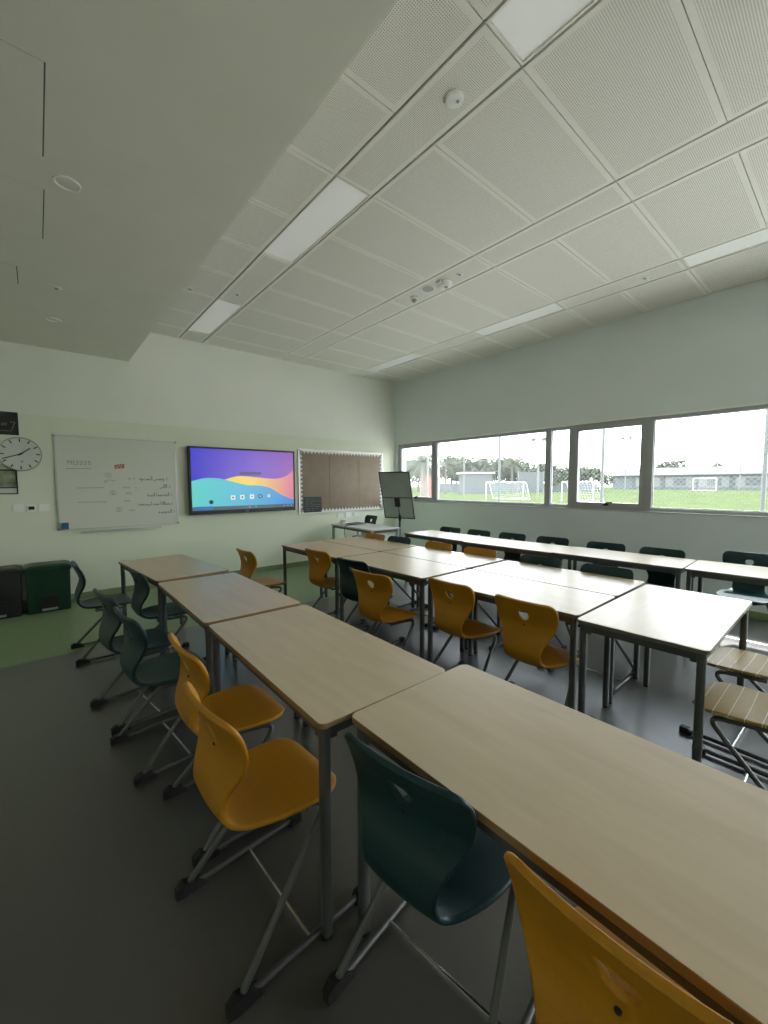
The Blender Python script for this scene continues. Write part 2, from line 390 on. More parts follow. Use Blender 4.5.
# ------------------------------------------------------------------ tables
TL_=1.183; TW_=.592; TH=.765
def make_table():
    t=empty('table')
    pts=rrect(0,TW_,-TL_,0,.028)
    top=MB(); top.mi=0; top.prism(pts,TH-.022,TH,bev=.0025)
    for fc in top.bm.faces:
        fc.normal_update()
    bmesh.ops.recalc_face_normals(top.bm,faces=top.bm.faces)
    for fc in top.bm.faces:
        fc.normal_update(); fc.material_index=0 if fc.normal.z>.5 else 1
    top.build('tabletop',[M['birch'],M['edge']],t)
    i=.022; zt=TH-.0225; za=zt-.04; fr=MB()
    fr.box(i,i+.022,-TL_+i,-i,za,zt); fr.box(TW_-i-.022,TW_-i,-TL_+i,-i,za,zt)
    fr.box(i+.022,TW_-i-.022,-i-.022,-i,za,zt); fr.box(i+.022,TW_-i-.022,-TL_+i,-TL_+i+.022,za,zt)
    fr.build('frame',M['steel_dark'],t)
    a=.036
    for cx,cy,sx,sy in((i-.008,-i+.008,1,-1),(TW_-i+.008,-i+.008,-1,-1),(i-.008,-TL_+i-.008,1,1),(TW_-i+.008,-TL_+i-.008,-1,1)):
        x0,x1=sorted((cx,cx+sx*a)); y0,y1=sorted((cy,cy+sy*a))
        l=MB(); l.prism(rrect(x0,x1,y0,y1,.013,4),.012,zt)
        # small gusset where the leg meets the frame
        gx0,gx1=sorted((cx+sx*a,cx+sx*(a+.025))); gy0,gy1=sorted((cy+sy*a,cy+sy*(a+.025)))
        l.box(gx0,gx1,min(cy+sy*.008,cy+sy*.02),max(cy+sy*.008,cy+sy*.02),za-.012,za)
        l.box(min(cx+sx*.008,cx+sx*.02),max(cx+sx*.008,cx+sx*.02),gy0,gy1,za-.012,za)
        lo=l.build('leg',M['steel_dark'],t,True)
        MB().prism(rrect(x0+.002,x1-.002,y0+.002,y1-.002,.011,4),0,.012).build('foot_glide',M['rubber'],lo,True)
    return t
U=.765
tabs=[
('T1',.7461,6.1806,.0905,0,'birch top table farthest back in the left row, turned slightly towards the whiteboard','left row of tables'),
('T2',.874,4.5429,-.0085,0,'second birch table from the back of the left row, between the green and mustard chairs','left row of tables'),
('T3',.8654,2.937,-.0183,0,'birch table of the left row whose near left leg stands beside the front mustard chair','left row of tables'),
('T4',.9707,1.3789,-.0063,0,'largest, nearest birch table running out of the lower right corner','left row of tables'),
('M1',2.963,6.065,.022,0,'back left table of the middle block, standing on the green floor','middle block of tables'),
('M2',2.985,4.475,.020,0,'middle table in the left half of the middle block, beside the teal chair','middle block of tables'),
('M3',2.995,2.8757,.0174,0,'front left table of the middle block with two mustard chairs tucked against it','middle block of tables'),
('N1',3.752,6.085,.022,0,'back right table of the middle block, nearest the white teacher desk','middle block of tables'),
('N2',3.774,4.50,.020,0,'middle table in the right half of the middle block, facing the window row','middle block of tables'),
('N3',3.784,2.89,.0174,0,'front right table of the middle block with two dark chair backs behind it','middle block of tables'),
('E',2.9446+1.5468*math.sin(0),1.3041,.0086,1,'table turned crosswise at the near end of the middle block','middle block of tables'),
('W0',5.56,5.93,-.03,0,'farthest table of the window row, nearest the easel stand','window row of tables'),
('W1',5.46,4.37,.035,0,'second table of the window row from the front wall','window row of tables'),
('W2',5.55,2.842,.035,0,'third table of the window row, ending at the wide seam under the handle window','window row of tables'),
('W3',5.6127,1.281,.045,0,'nearest table of the window row, cut by the right edge of the photo','window row of tables'),
]
proto=make_table(); first=True
grey_top=[c for c in proto.children if c.name.startswith('tabletop')][0].data.copy(); grey_top.materials[1]=M['edge_grey']
for n,x,y,r,cross,lb,g in tabs:
    o=proto if first else copy_tree(proto); first=False
    o.location=(x*U,y*U,0); o.rotation_euler=(0,0,r)
    if cross:  # long side along X: rotate by 90 degrees, origin corner becomes the near left one
        o.location=(x*U,y*U-TW_,0); o.rotation_euler=(0,0,r+R(90))
    tag(o,lb,'table',g)
    if n[0]!='T':
        for ch in o.children:
            if ch.name.startswith('tabletop'): ch.data=grey_top

# ------------------------------------------------------------------ chairs
PROF=[(.214,.410,.165,0),(.206,.431,.180,0),(.168,.447,.197,-.002),(.085,.450,.205,0),(-.02,.444,.194,.012),(-.100,.436,.166,.026),(-.156,.442,.138,.030),
(-.192,.472,.124,.024),(-.205,.520,.121,.014),(-.194,.572,.132,.008),(-.173,.628,.162,.011),(-.168,.682,.190,.018),(-.182,.734,.203,.024),(-.203,.782,.206,.026),(-.226,.818,.203,.026)]
def cr(p0,p1,p2,p3,t):
    return [0.5*((2*b)+(-a+c)*t+(2*a-5*b+4*c-d)*t*t+(-a+3*b-3*c+d)*t**3) for a,b,c,d in zip(p0,p1,p2,p3)]
def shell_mesh(mt,scale=1.0):
    P=[list(p) for p in PROF]; dense=[]
    for i in range(len(P)-1):
        a=P[max(i-1,0)];b=P[i];c=P[i+1];d=P[min(i+2,len(P)-1)]
        for k in range(12): dense.append(cr(a,b,c,d,k/12))
    dense.append(P[-1])
    L=[0]
    for a,b in zip(dense,dense[1:]): L.append(L[-1]+math.hypot(b[0]-a[0],b[1]-a[1]))
    tot=L[-1]; NR=60; NC=28
    def samp(s):
        for i in range(len(L)-1):
            if L[i+1]>=s: 
                t=(s-L[i])/(L[i+1]-L[i]+1e-12); return [a+(b-a)*t for a,b in zip(dense[i],dense[i+1])]
        return dense[-1]
    rows=[]; ss=[]
    for j in range(NR+1):
        q=j/NR; s=tot*(q if .06<q<.94 else (q)) ; ss.append(s)
    # finer rows at both ends for the rounded corners
    ss=sorted(set([0,.002,.005,.010,.020]+[tot*j/NR for j in range(1,NR)]+[tot-.008,tot-.003,tot]))
    bm=bmesh.new(); uvl=bm.loops.layers.uv.new('UVMap'); uvs={}; grid=[]
    s_hole=None
    for s in ss:
        if samp(s)[1]>=.726 and samp(s)[0]<-.1 and s_hole is None: s_hole=s
    def pos(s,y_abs=None,u=None):
        x,z,w,c=samp(s); e=.004
        a=samp(max(0,s-e));b=samp(min(tot,s+e)); tx,tz=b[0]-a[0],b[1]-a[1]; l=math.hypot(tx,tz); tx/=l;tz/=l
        for end,r in((s,.11),(tot-s,.045)):
            if end<r: w=w-r+math.sqrt(max(0,r*r-(r-end)**2))
        y=u*w if y_abs is None else y_abs
        uu=y/.205
        d=c*uu*uu
        # top edge bows up a little in the middle
        return Vector((x+tz*d,y,z-tx*d+(.012*(1-uu*uu) if s>tot-.06 else 0)*(1-(tot-s)/.06 if s>tot-.06 else 0))),y
    info={}
    for s in ss:
        row=[]
        for i in range(NC+1):
            u=-1+2*i/NC; p,y=pos(s,u=u); v=bm.verts.new(p); info[v]=(s,y); row.append(v)
        grid.append(row)
    def inhole(ds,y): # rounded triangle, wide at top
        hw=.037*(1-.45*max(0,min(1,(-ds+.025)/.055)))
        return abs(y)**2.2/hw**2.2+abs(ds)**2.2/.033**2.2
    hole=[]
    for a,b in zip(grid,grid[1:]):
        for i in range(NC):
            vs=[a[i],a[i+1],b[i+1],b[i]]
            cs=sum(info[v][0] for v in vs)/4; cy=sum(info[v][1] for v in vs)/4
            if inhole(cs-s_hole,cy)<1: continue
            fc=bm.faces.new(vs); fc.smooth=True
    # snap hole rim
    for e in [e for e in bm.edges if e.is_boundary]:
        for v in e.verts:
            s,y=info[v]; ds=s-s_hole
            if abs(ds)<.06 and abs(y)<.07 and len(v.link_edges)>2 or (abs(ds)<.06 and abs(y)<.07):
                k=1.0
                lo,hi=.2,3.
                for _ in range(30):
                    k=(lo+hi)/2
                    if inhole(ds*k,y*k)<1: lo=k
                    else: hi=k
                p,_y=pos(s_hole+ds*k,y_abs=y*k); v.co=p; info[v]=(s_hole+ds*k,y*k)
    for v in list(bm.verts):
        if not v.link_faces: bm.verts.remove(v)
    for fc in bm.faces:
        for lp in fc.loops: lp[uvl].uv=(info[lp.vert][1]+.0275,info[lp.vert][0])
    me=bpy.data.meshes.new('shell'); bm.to_mesh(me); bm.free(); me.materials.append(mt)
    o=bpy.data.objects.new('tmp',me); COL.objects.link(o)
    so=o.modifiers.new('s','SOLIDIFY'); so.thickness=.018; so.offset=0
    sb=o.modifiers.new('b','SUBSURF'); sb.levels=1; sb.render_levels=1
    dg=bpy.context.evaluated_depsgraph_get(); m2=bpy.data.meshes.new_from_object(o.evaluated_get(dg))
    bpy.data.objects.remove(o); bpy.data.meshes.remove(me)
    for p in m2.polygons: p.use_smooth=True
    return m2
base_shell=shell_mesh(M['yellow'])
def shell_with(mt,name):
    m=base_shell.copy(); m.name=name; m.materials.clear(); m.materials.append(mt); return m
SH={'yellow':shell_with(M['yellow'],'seat_shell_yellow'),'teal':shell_with(M['teal'],'seat_shell_teal'),'grid':shell_with(M['yellow_grid'],'seat_shell_grid'),'black':shell_with(M['black_shell'],'seat_shell_black')}
def make_chair():
    t=empty('chair')
    o=bpy.data.objects.new('seat_shell',SH['yellow']); COL.objects.link(o); o.parent=t
    s=MB(); s.lathe([(.006,-.007),(.0055,-.0125),(.001,-.013)],n=10,T=Matrix.Translation((-.1685,0,.676))@Matrix.Rotation(R(90),4,'Y'))
    s.build('screw',M['black'],o,True)
    for sd in(-1,1):
        path=fillet([(.262,.232*sd,.019),(-.222,.232*sd,.019),(.150,.172*sd,.412),(.02,.140*sd,.414),(-.08,.105*sd,.408)],[.045,.07,.02],6)
        fr=MB().tube(path,.0115,10).build('side_frame',M['steel_chair'],t,True)
        # rear heel cap wraps the bend, front cap closes the runner
        c=MB(); c.loft([[Vector((x,(.232+dy)*sd,z)) for dy,z in q] for x,q in(
            (-.250,((-.013,.0),(.013,.0),(.013,.034),(-.013,.034))),(-.225,((-.017,.0),(.017,.0),(.017,.048),(-.017,.048))),
            (-.180,((-.017,.0),(.017,.0),(.017,.036),(-.017,.036))),(-.150,((-.014,.0),(.014,.0),(.014,.02),(-.014,.02))))])
        c.build('heel_cap',M['rubber'],fr)
        c=MB(); c.loft([[Vector((x,(.232+dy)*sd,z)) for dy,z in q] for x,q in(
            (.215,((-.014,.0),(.014,.0),(.014,.022),(-.014,.022))),(.228,((-.017,.0),(.017,.0),(.017,.036),(-.017,.036))),
            (.268,((-.017,.0),(.017,.0),(.017,.036),(-.017,.036))),(.276,((-.012,.004),(.012,.004),(.012,.030),(-.012,.030))))])
        c.build('toe_cap',M['rubber'],fr)
    MB().tube([(.03,-.232,.019),(.03,.232,.019)],.0065,8).build('floor_bar',M['chrome'],t,True)
    b=MB(); b.tube([(.07,-.160,.412),(.07,.160,.412)],.010,8); b.tube([(-.06,-.112,.408),(-.06,.112,.408)],.010,8); b.box(-.075,.085,-.05,.05,.408,.426)
    b.build('seat_bracket',M['black'],t,True)
    return t
gl='chairs along the left row of tables'; gm='chairs on the left side of the middle block'; gn='chairs on the right side of the middle block'; gw='dark chairs along the window row'; ge='chairs at the crosswise end table'
chairs=[ # x,y,rot deg,kind,label,group
(.44,4.46,1,'teal','dark teal shell chair closest to the green bin, pulled out from the row',gl),
(.785,3.80,5,'teal','dark teal shell chair tucked in against the two farthest left tables',gl),
(.505,3.15,8,'teal','dark teal shell chair, second teal one behind the mustard chairs of the left row',gl),
(.545,2.57,6,'teal','dark teal shell chair directly behind the farther of the two front mustard chairs',gl),
(.665,1.89,1,'yellow','mustard yellow shell chair between a teal chair and the front mustard chair',gl),
(.595,1.34,3,'yellow','mustard yellow shell chair whose full seat shows beside the near table leg',gl),
(.87,.75,8,'teal','large dark teal shell chair in the foreground seen from behind, small hole in its back',gl),
(.865,.215,1,'yellow','mustard yellow shell chair cut by the bottom edge of the photo, under the nearest table',gl),
(1.855,4.19,2,'yellow','mustard chair standing free in the aisle, away from the middle block',gm),
(2.415,3.69,5,'yellow','mustard chair at the farthest table of the middle block, left of the teal one',gm),
(2.375,3.02,7,'teal','teal chair partly hidden between two mustard chairs at the middle block',gm),
(2.17,2.48,7,'yellow','mustard chair pulled out, right in front of the teal chair at the middle block',gm),
(2.405,1.86,0,'yellow','mustard chair of the front middle table, the farther of its two',gm),
(2.385,1.27,0,'yellow','mustard chair of the front middle table, nearest the crosswise end table',gm),
(3.33,4.30,180,'yellow','mustard chair back farthest away on the far side of the middle block',gn),
(3.35,3.83,182,'teal','dark chair back between two mustard backs on the far side of the middle block',gn),
(3.35,3.16,180,'yellow','mustard chair back just right of the dark one, far side of the middle block',gn),
(3.35,2.58,180,'yellow','wide mustard chair back nearest along the far side of the middle block',gn),
(3.36,1.90,183,'teal','dark chair back behind the front middle tables, the farther of the two',gn),
(3.36,1.33,180,'teal','dark chair back behind the front middle tables, next to the crosswise table',gn),
(4.72,4.15,180,'teal','dark chair farthest along the window row, nearest the easel stand',gw),
(4.73,3.62,178,'teal','second dark chair of the window row from the far end',gw),
(4.76,3.08,180,'teal','third dark chair of the window row from the far end',gw),
(4.77,2.50,184,'teal','dark chair of the window row behind the seam of the two middle window tables',gw),
(4.76,1.86,184,'teal','dark chair of the window row with its round hole showing above the table top',gw),
(4.75,1.32,180,'teal','dark chair beside the seam before the nearest window table',gw),
(5.08,.67,182,'teal','dark chair nearest in the window row with a bright sunlit seat',gw),
(2.55,.28,90,'grid','nearer of the two chairs with pale grid lines on a mustard seat',ge),
(3.16,.37,88,'grid','farther of the two chairs with pale grid lines on a mustard seat',ge),
]
cproto=make_chair()
for i,(x,y,r,k,lb,g) in enumerate(chairs):
    c=copy_tree(cproto) if i else cproto
    if g==gl: x-=.018
    if g==gm: x-=.03
    if g in(gn,gw): x-=.015
    c.location=(x,y,0); c.rotation_euler=(0,0,R(r)); tag(c,lb,'chair',g)
    for ch in c.children:
        if ch.name.startswith('seat_shell'): ch.data=SH[k]
# teacher's black chair
c=copy_tree(cproto); c.location=(4.90,6.37,0); c.rotation_euler=(0,0,R(180)); c.scale=(1,.9,1.06)
for ch in c.children:
    if ch.name.startswith('seat_shell'): ch.data=SH['black']
del c['group']; tag(c,'black chair back with a small hole behind the white teacher desk','chair')

# ------------------------------------------------------------------ front wall items
WY=YF
def on_wall(x,z,d): # scale a point measured on the wall plane to a plane d in front of it (same sight line)
    k=(YF-d)/YF; return x*k, CAMZ+(z-CAMZ)*k
# whiteboard
wx0,wx1,wz0,wz1=.188,1.602,.932,2.157
t=empty('whiteboard',((wx0+wx1)/2,WY,wz0),0,'white magnetic board with grey handwriting and aluminium frame on the front wall','whiteboard')
hw=(wx1-wx0)/2; H=wz1-wz0
MB().box(-hw+.012,hw-.012,-.018,-.001,.012,H-.012).build('board_surface',M['whiteboard'],t)
b=MB()
for a in((-hw,hw,0,.014),(-hw,hw,H-.014,H),(-hw,-hw+.016,.014,H-.014),(hw-.016,hw,.014,H-.014)): b.box(a[0],a[1],-.026,-.001,a[2],a[3])
b.build('frame',M['alu_light'],t)
b=MB()
for sx in(-1,1):
    for z in(.012,H-.012): b.box(sx*hw-.014,sx*hw+.014,-.029,-.0265,z-.014,z+.014)
b.build('corner_cap',M['grey_plastic'],t)
b=MB(); b.box(-hw+.22,hw-.25,-.085,-.027,-.045,-.035); b.box(-hw+.22,hw-.25,-.088,-.080,-.045,-.020)
b.build('pen_tray',M['alu_light'],t)
def ribbon(b,pts,w=.008,y=-.0195):
    for (x0,z0),(x1,z1) in zip(pts,pts[1:]):
        d=Vector((x1-x0,z1-z0)); l=d.length
        if l<1e-5: continue
        n=Vector((-d.y,d.x))/l*w/2; e=d/l*w*.3
        q=[(x0-e.x+n.x,z0-e.y+n.y),(x1+e.x+n.x,z1+e.y+n.y),(x1+e.x-n.x,z1+e.y-n.y),(x0-e.x-n.x,z0-e.y-n.y)]
        v=[b.bm.verts.new((a,yy,c)) for yy in(y,y+.0012) for a,c in q]
        b.face(v[:4]); b.face(v[4:][::-1])
        for i in range(4): b.face([v[i],v[(i+1)%4],v[4+(i+1)%4],v[4+i]])
# board coordinates from fractions of the board (u right, v down)
def bc(u,v): return (-hw+u*2*hw, H-v*H)
# crop pixel helper: board spans crop x 68..700, slanting top 75..108, bottom 565..530
def cp(x,y):
    u=(x-68)/(698-68)*1.0
    # perspective-corrected fraction along the board
    k=(455/422.); u=u/(u+(1-u)*1.0) if False else u
    top=75+(108-75)*u; bot=566+(530-566)*u
    px=40+x/5.12; X=(YF-.02)*math.tan(math.atan((px-384)/406.75)+.7051)
    return X-(wx0+wx1)/2, H-(y-top)/(bot-top)*H
digits={'1':[[(0,.8),(.3,1),(.3,0)]],'9':[[(.6,.7),(.3,1),(0,.75),(.3,.5),(.6,.7),(.55,0)]],'|':[[(.1,1.2),(.1,-.35)]],'2':[[(0,.8),(.3,1),(.6,.75),(0,0),(.6,0)]],'0':[[(.3,1),(0,.6),(.1,.1),(.4,0),(.6,.5),(.3,1)]],'5':[[(.6,1),(.1,1),(.05,.55),(.45,.6),(.55,.25),(.3,0),(0,.1)]],'3':[[(0,.9),(.4,1),(.3,.55),(.55,.3),(.3,0),(0,.1)]]}
def write(b,txt,x,z,h,w=.008,adv=.8):
    for ch in txt:
        for st in digits[ch]: ribbon(b,[(x+px*h,z+pz*h) for px,pz in st],w)
        x+=h*adv*(.6 if ch in '1|' else 1)
b=MB(); x,z=cp(146,226); write(b,'19|2025',x,z,.05,.006,.88)
p0=cp(142,247);p1=cp(272,246); ribbon(b,[p0,p1],.006); b.build('date_writing',M['ink'],t)
# arabic style cursive, written right to left: a = alef, l = lam, s = teeth, o = loop, w = waw, h = heh, d = dal, - = link
def arab(b,word,xr,z,h,w=.0075):
    x=xr
    for ch in word:
        S=[]; a=.35
        if ch=='a': S=[[(0,1),(0,0)]];a=.22
        elif ch=='l': S=[[(0,1.05),(0,.05),(-.3,0)]];a=.3
        elif ch=='s': S=[[(0,.25),(-.08,0),(-.2,.25),(-.28,0),(-.4,.25),(-.5,0),(-.75,0)]];a=.75
        elif ch=='o': S=[[(0,0),(-.12,.35),(-.4,.3),(-.35,0),(0,0)],[(-.35,0),(-.6,0)]];a=.6
        elif ch=='w': S=[[(0,.1),(-.1,.4),(-.28,.3),(-.2,.1),(0,.1),(-.15,-.3),(-.4,-.4)]];a=.42
        elif ch=='h': S=[[(0,0),(-.15,.4),(-.4,.15),(-.1,0)],[(-.1,.6),(-.12,.62)],[(-.3,.6),(-.32,.62)]];a=.55
        elif ch=='d': S=[[(0,.4),(-.2,.1),(-.45,.05)]];a=.45
        elif ch=='y': S=[[(0,.2),(-.3,.15),(-.35,-.2),(-.7,-.25),(-.8,0)]];a=.85
        elif ch=='.': S=[[(0,.05),(-.06,.05)]];a=.3
        elif ch=='i': S=[[(0,.7),(-.1,.35),(-.02,0)]];a=.25
        elif ch=='-': S=[[(0,0),(-.3,0)]];a=.3
        elif ch==' ': a=.3
        for st in S: ribbon(b,[(x+px*h,z+pz*h) for px,pz in st],w)
        x-=a*h
for nm,word,xr,yc,h in(('note','i. wosf alosdwh',655,305,.052),('note','i. alaly',668,345,.05),('note','i. alohdosl alsdh',676,386,.046),('note','i-.osalal adosd lyo.osh',676,430,.043),('note','i. alodwosh',686,472,.046)):
    b=MB(); x,z=cp(xr,yc); arab(b,word.replace('f','y'),x,z,h,.0068); b.build('handwritten_line',M['ink'],t)
b=MB()
for (cx,cy,ch) in((355,280,'1'),(376,370,'2'),(402,456,'3')):
    x,z=cp(cx,cy); ribbon(b,[(x+.034*math.cos(R(a)),z+.03*math.sin(R(a))) for a in range(0,361,30)],.0045)
    write(b,ch,x-.01,z-.015,.03,.005)
    b.build('circled_number',M['ink'],t); b=MB()
for pts in([(335,312),(345,306),(365,305),(390,308)],[(190,346),(330,344)],[(193,419),(342,416)],[(335,315),(350,317)]): b=MB(); ribbon(b,[cp(*q) for q in pts],.006); b.build('underline',M['ink'],t)
for (xa,xb,y) in((425,465,343),(440,470,372),(430,462,411),(455,482,460),(455,470,298),(482,490,297),(492,498,345)):
    n=max(2,int((xb-xa)/6)); b=MB(); ribbon(b,[cp(xa+(xb-xa)*i/n,y+(4 if i%2 else -3)) for i in range(n+1)],.005); b.build('scribble',M['ink'],t)
b=MB()
pts=[(392,232),(392,246),(438,242),(438,224),(392,230),(400,240),(408,230),(414,242),(422,229),(430,240),(436,228)]
ribbon(b,[cp(*q) for q in pts],.011); b.build('red_note',M['red_ink'],t)
tag(MB().box(.222,.290,WY-.056,WY-.030,.947,1.032).build('board_eraser',M['blue']),'small blue eraser stuck on the lower left corner of the whiteboard','eraser')

# interactive screen
sx0,sz1=on_wall(1.785,2.108,.11); sx1,sz0=on_wall(3.578,1.043,.11)
hw=(sx1-sx0)/2; H=sz1-sz0
t=empty('wall_screen',((sx0+sx1)/2,WY,sz0),0,'large black framed display showing a purple and teal wave wallpaper','screen')
b=MB(); b.box(-hw,hw,-.11,-.045,0,H); b.box(-hw*.55,hw*.55,-.045,-.001,H*.25,H*.75); b.build('housing',M['black'],t)
b=MB(); bz=.028
for a in((-hw,hw,0,.062),(-hw,hw,H-bz,H),(-hw,-hw+bz,.062,H-bz),(hw-bz,hw,.062,H-bz)): b.box(a[0],a[1],-.118,-.1102,a[2],a[3])
b.build('bezel',M['black'],t)
def emis(name,c1,c2=None,s=1.,axis=0,lo=-1,hi=1,mid=None):
    m=bpy.data.materials.new(name); m.use_nodes=True; nt=m.node_tree; b=nt.nodes['Principled BSDF']
    b.inputs['Base Color'].default_value=(.01,.01,.01,1); b.inputs['Roughness'].default_value=.25
    b.inputs['Emission Strength'].default_value=s
    if c2 is None: b.inputs['Emission Color'].default_value=c1; return m
    tc=nt.nodes.new('ShaderNodeTexCoord'); sp=nt.nodes.new('ShaderNodeSeparateXYZ'); nt.links.new(tc.outputs['Object'],sp.inputs[0])
    mr=nt.nodes.new('ShaderNodeMapRange'); mr.inputs['From Min'].default_value=lo; mr.inputs['From Max'].default_value=hi
    nt.links.new(sp.outputs[axis],mr.inputs['Value'])
    rp=nt.nodes.new('ShaderNodeValToRGB'); rp.color_ramp.elements[0].color=c1; rp.color_ramp.elements[1].color=c2
    if mid: e=rp.color_ramp.elements.new(mid[0]); e.color=mid[1]
    nt.links.new(mr.outputs[0],rp.inputs[0]); nt.links.new(rp.outputs[0],b.inputs['Emission Color']); return m
SE=.85
sw=hw-bz; z0s=.062; Hs=H-bz-z0s
def sc(u,v): return (-sw+2*sw*u, z0s+Hs*(1-v))  # u right, v down
b=MB().box(-sw,sw,-.1125,-.1102,z0s,z0s+Hs)
b.build('display_panel',emis('screen_purple',lin(58,52,190),lin(140,85,170),SE,0,-sw,sw,(.5,lin(92,60,185))),t)
def poly(name,pts,y,m):
    b=MB(); v=[b.bm.verts.new((sc(*p)[0],y,sc(*p)[1])) for p in pts]; v2=[b.bm.verts.new((sc(*p)[0],y+.0008,sc(*p)[1])) for p in pts]
    b.face(v); b.face(v2[::-1])
    for i in range(len(pts)): b.face([v[i],v[(i+1)%len(pts)],v2[(i+1)%len(pts)],v2[i]])
    bmesh.ops.triangulate(b.bm,faces=[f for f in b.bm.faces if len(f.verts)>4])
    return b.build(name,m,t)
def curve(pts,n=10):
    o=[]
    for i in range(len(pts)-1):
        a=pts[max(i-1,0)];bb=pts[i];c=pts[i+1];d=pts[min(i+2,len(pts)-1)]
        for k in range(n): o.append(tuple(cr(a,bb,c,d,k/n)))
    o.append(pts[-1]); return o
pinkc=curve([(.29,.50),(.42,.44),(.6,.455),(.78,.48),(.9,.44),(1,.33)])
poly('wallpaper_wave',pinkc+[(1,.86),(.9,.84),(.5,.7)],-.1130,emis('screen_yellow_pink',lin(225,205,70),lin(205,110,140),SE,0,-sw*.5,sw*1.0,(.40,lin(226,196,90))))
blue=curve([(.0,.525),(.12,.475),(.24,.48),(.36,.53),(.5,.59),(.62,.60),(.74,.645),(.86,.77),(1,.87)])
poly('wallpaper_wave',blue+[(1,1),(0,1)],-.1138,emis('screen_teal_blue',lin(92,200,190),lin(60,130,205),SE,0,-sw,sw,(.45,lin(70,170,200))))
b=MB(); x0,z0=sc(0,1);x1,z1=sc(1,.94); b.box(x0,x1,-.1146,-.1139,z0,z1); b.build('task_bar',emis('screen_taskbar',lin(70,95,110),s=SE*.8),t)
b=MB(); x0,z0=sc(.02,.995);x1,z1=sc(.18,.935); b.box(x0,x1,-.1152,-.1147,z0,z1); b.build('task_button',emis('screen_button',lin(40,100,165),s=SE),t)
b=MB(); x0,z0=sc(.435,.415);x1,z1=sc(.65,.365); b.prism(rrect(x0,x1,z0,z1,.012),-.1140,-.1132,T=Matrix(((1,0,0,0),(0,0,1,0),(0,1,0,0),(0,0,0,1)))); b.build('search_box',emis('screen_search',lin(75,45,120),s=SE*.8),t)
Ty=Matrix(((1,0,0,0),(0,0,1,0),(0,1,0,0),(0,0,0,1)))
for k,u in enumerate((.365,.455,.55,.635,.725)):
    cx,cz=sc(u,.80-.004*k); r=.036 if k!=4 else .022
    b=MB(); b.prism(rrect(cx-r,cx+r,cz-r,cz+r,.3*r if k!=3 else .95*r),-.1148,-.1140,T=Ty)
    io=b.build('app_icon',emis('screen_icon_%d'%k,lin(225,228,230) if k!=3 else lin(60,70,80),s=SE*.9),t)
    b=MB(); b.prism(rrect(cx-r*.4,cx+r*.4,cz-r*.4,cz+r*.4,r*.3),-.1153,-.1149,T=Ty)
    b.build('icon_mark',emis('screen_icon_mark_%d'%k,lin(*((120,70,60),(60,40,90),(90,170,190),(200,205,205),(90,90,90))[k]),s=SE*.7),io)
cx,cz=sc(.165,.865); b=MB(); b.prism(rrect(cx-.033,cx+.033,cz-.033,cz+.033,.032,8),-.1148,-.1140,T=Ty); b.build('floating_button',emis('screen_fab',lin(15,35,45),s=SE*.7),t)
for u in(.525,.59,.89,.93,.97):
    cx,cz=sc(u,.967); b=MB(); b.prism(rrect(cx-.014,cx+.014,cz-.012,cz+.012,.008),-.1152,-.1147,T=Ty); b.build('task_icon',emis('screen_task_%d'%int(u*100),lin(150,165,175),s=SE*.7),t)
MB().box(-.03,.03,-.1186,-.1181,.025,.033).build('maker_mark',M['grey_plastic'],t)

# pin board with paper border
px0,px1,pz0,pz1=3.648,5.66,.965,2.16
t=empty('pinboard',((px0+px1)/2,WY,pz0),0,'brown papered display board with white scalloped border on the front wall','pinboard')
hw=(px1-px0)/2;H=pz1-pz0
b=MB()
for a in((-hw,hw,0,.016),(-hw,hw,H-.016,H),(-hw,-hw+.016,.016,H-.016),(hw-.016,hw,.016,H-.016)): b.box(a[0],a[1],-.024,-.001,a[2],a[3])
b.build('frame',M['alu_light'],t)
for k in range(3):
    xa=-hw+.016+(2*hw-.032)*(0,.33,.69)[k]; xb=-hw+.016+(2*hw-.032)*(.33,.69,1)[k]
    b=MB(); b.box(xa,xb-.004,-.014-.0015*(k%2),-.001,.016,H-.016); b.build('backing_sheet',M['cork'],t)
b=MB()
def scallop(x0,z0,x1,z1,nx,nz,n):
    for i in range(n):
        u0=i/n;u1=(i+1)/n; ax=x0+(x1-x0)*u0;az=z0+(z1-z0)*u0;bx=x0+(x1-x0)*u1;bz_=z0+(z1-z0)*u1
        pts=[(ax,az),(ax+nx*.018,az+nz*.018)]
        for k in range(1,6):
            u=k/6; d=.018+.052*(1-abs(2*u-1)); pts.append((ax+(bx-ax)*u+nx*d,az+(bz_-az)*u+nz*d))
        pts+=[(bx+nx*.018,bz_+nz*.018),(bx,bz_)]
        b.prism(pts,-.019,-.0165,T=Ty)
nh=int(2*hw/.075); nv=int(H/.075)
scallop(-hw+.016,H-.016,hw-.016,H-.016,0,-1,nh); scallop(-hw+.016,.016,hw-.016,.016,0,1,nh)
scallop(-hw+.016,.016,-hw+.016,H-.016,1,0,nv); scallop(hw-.016,.016,hw-.016,H-.016,-1,0,nv)
b.build('scalloped_border',M['board_border'],t)
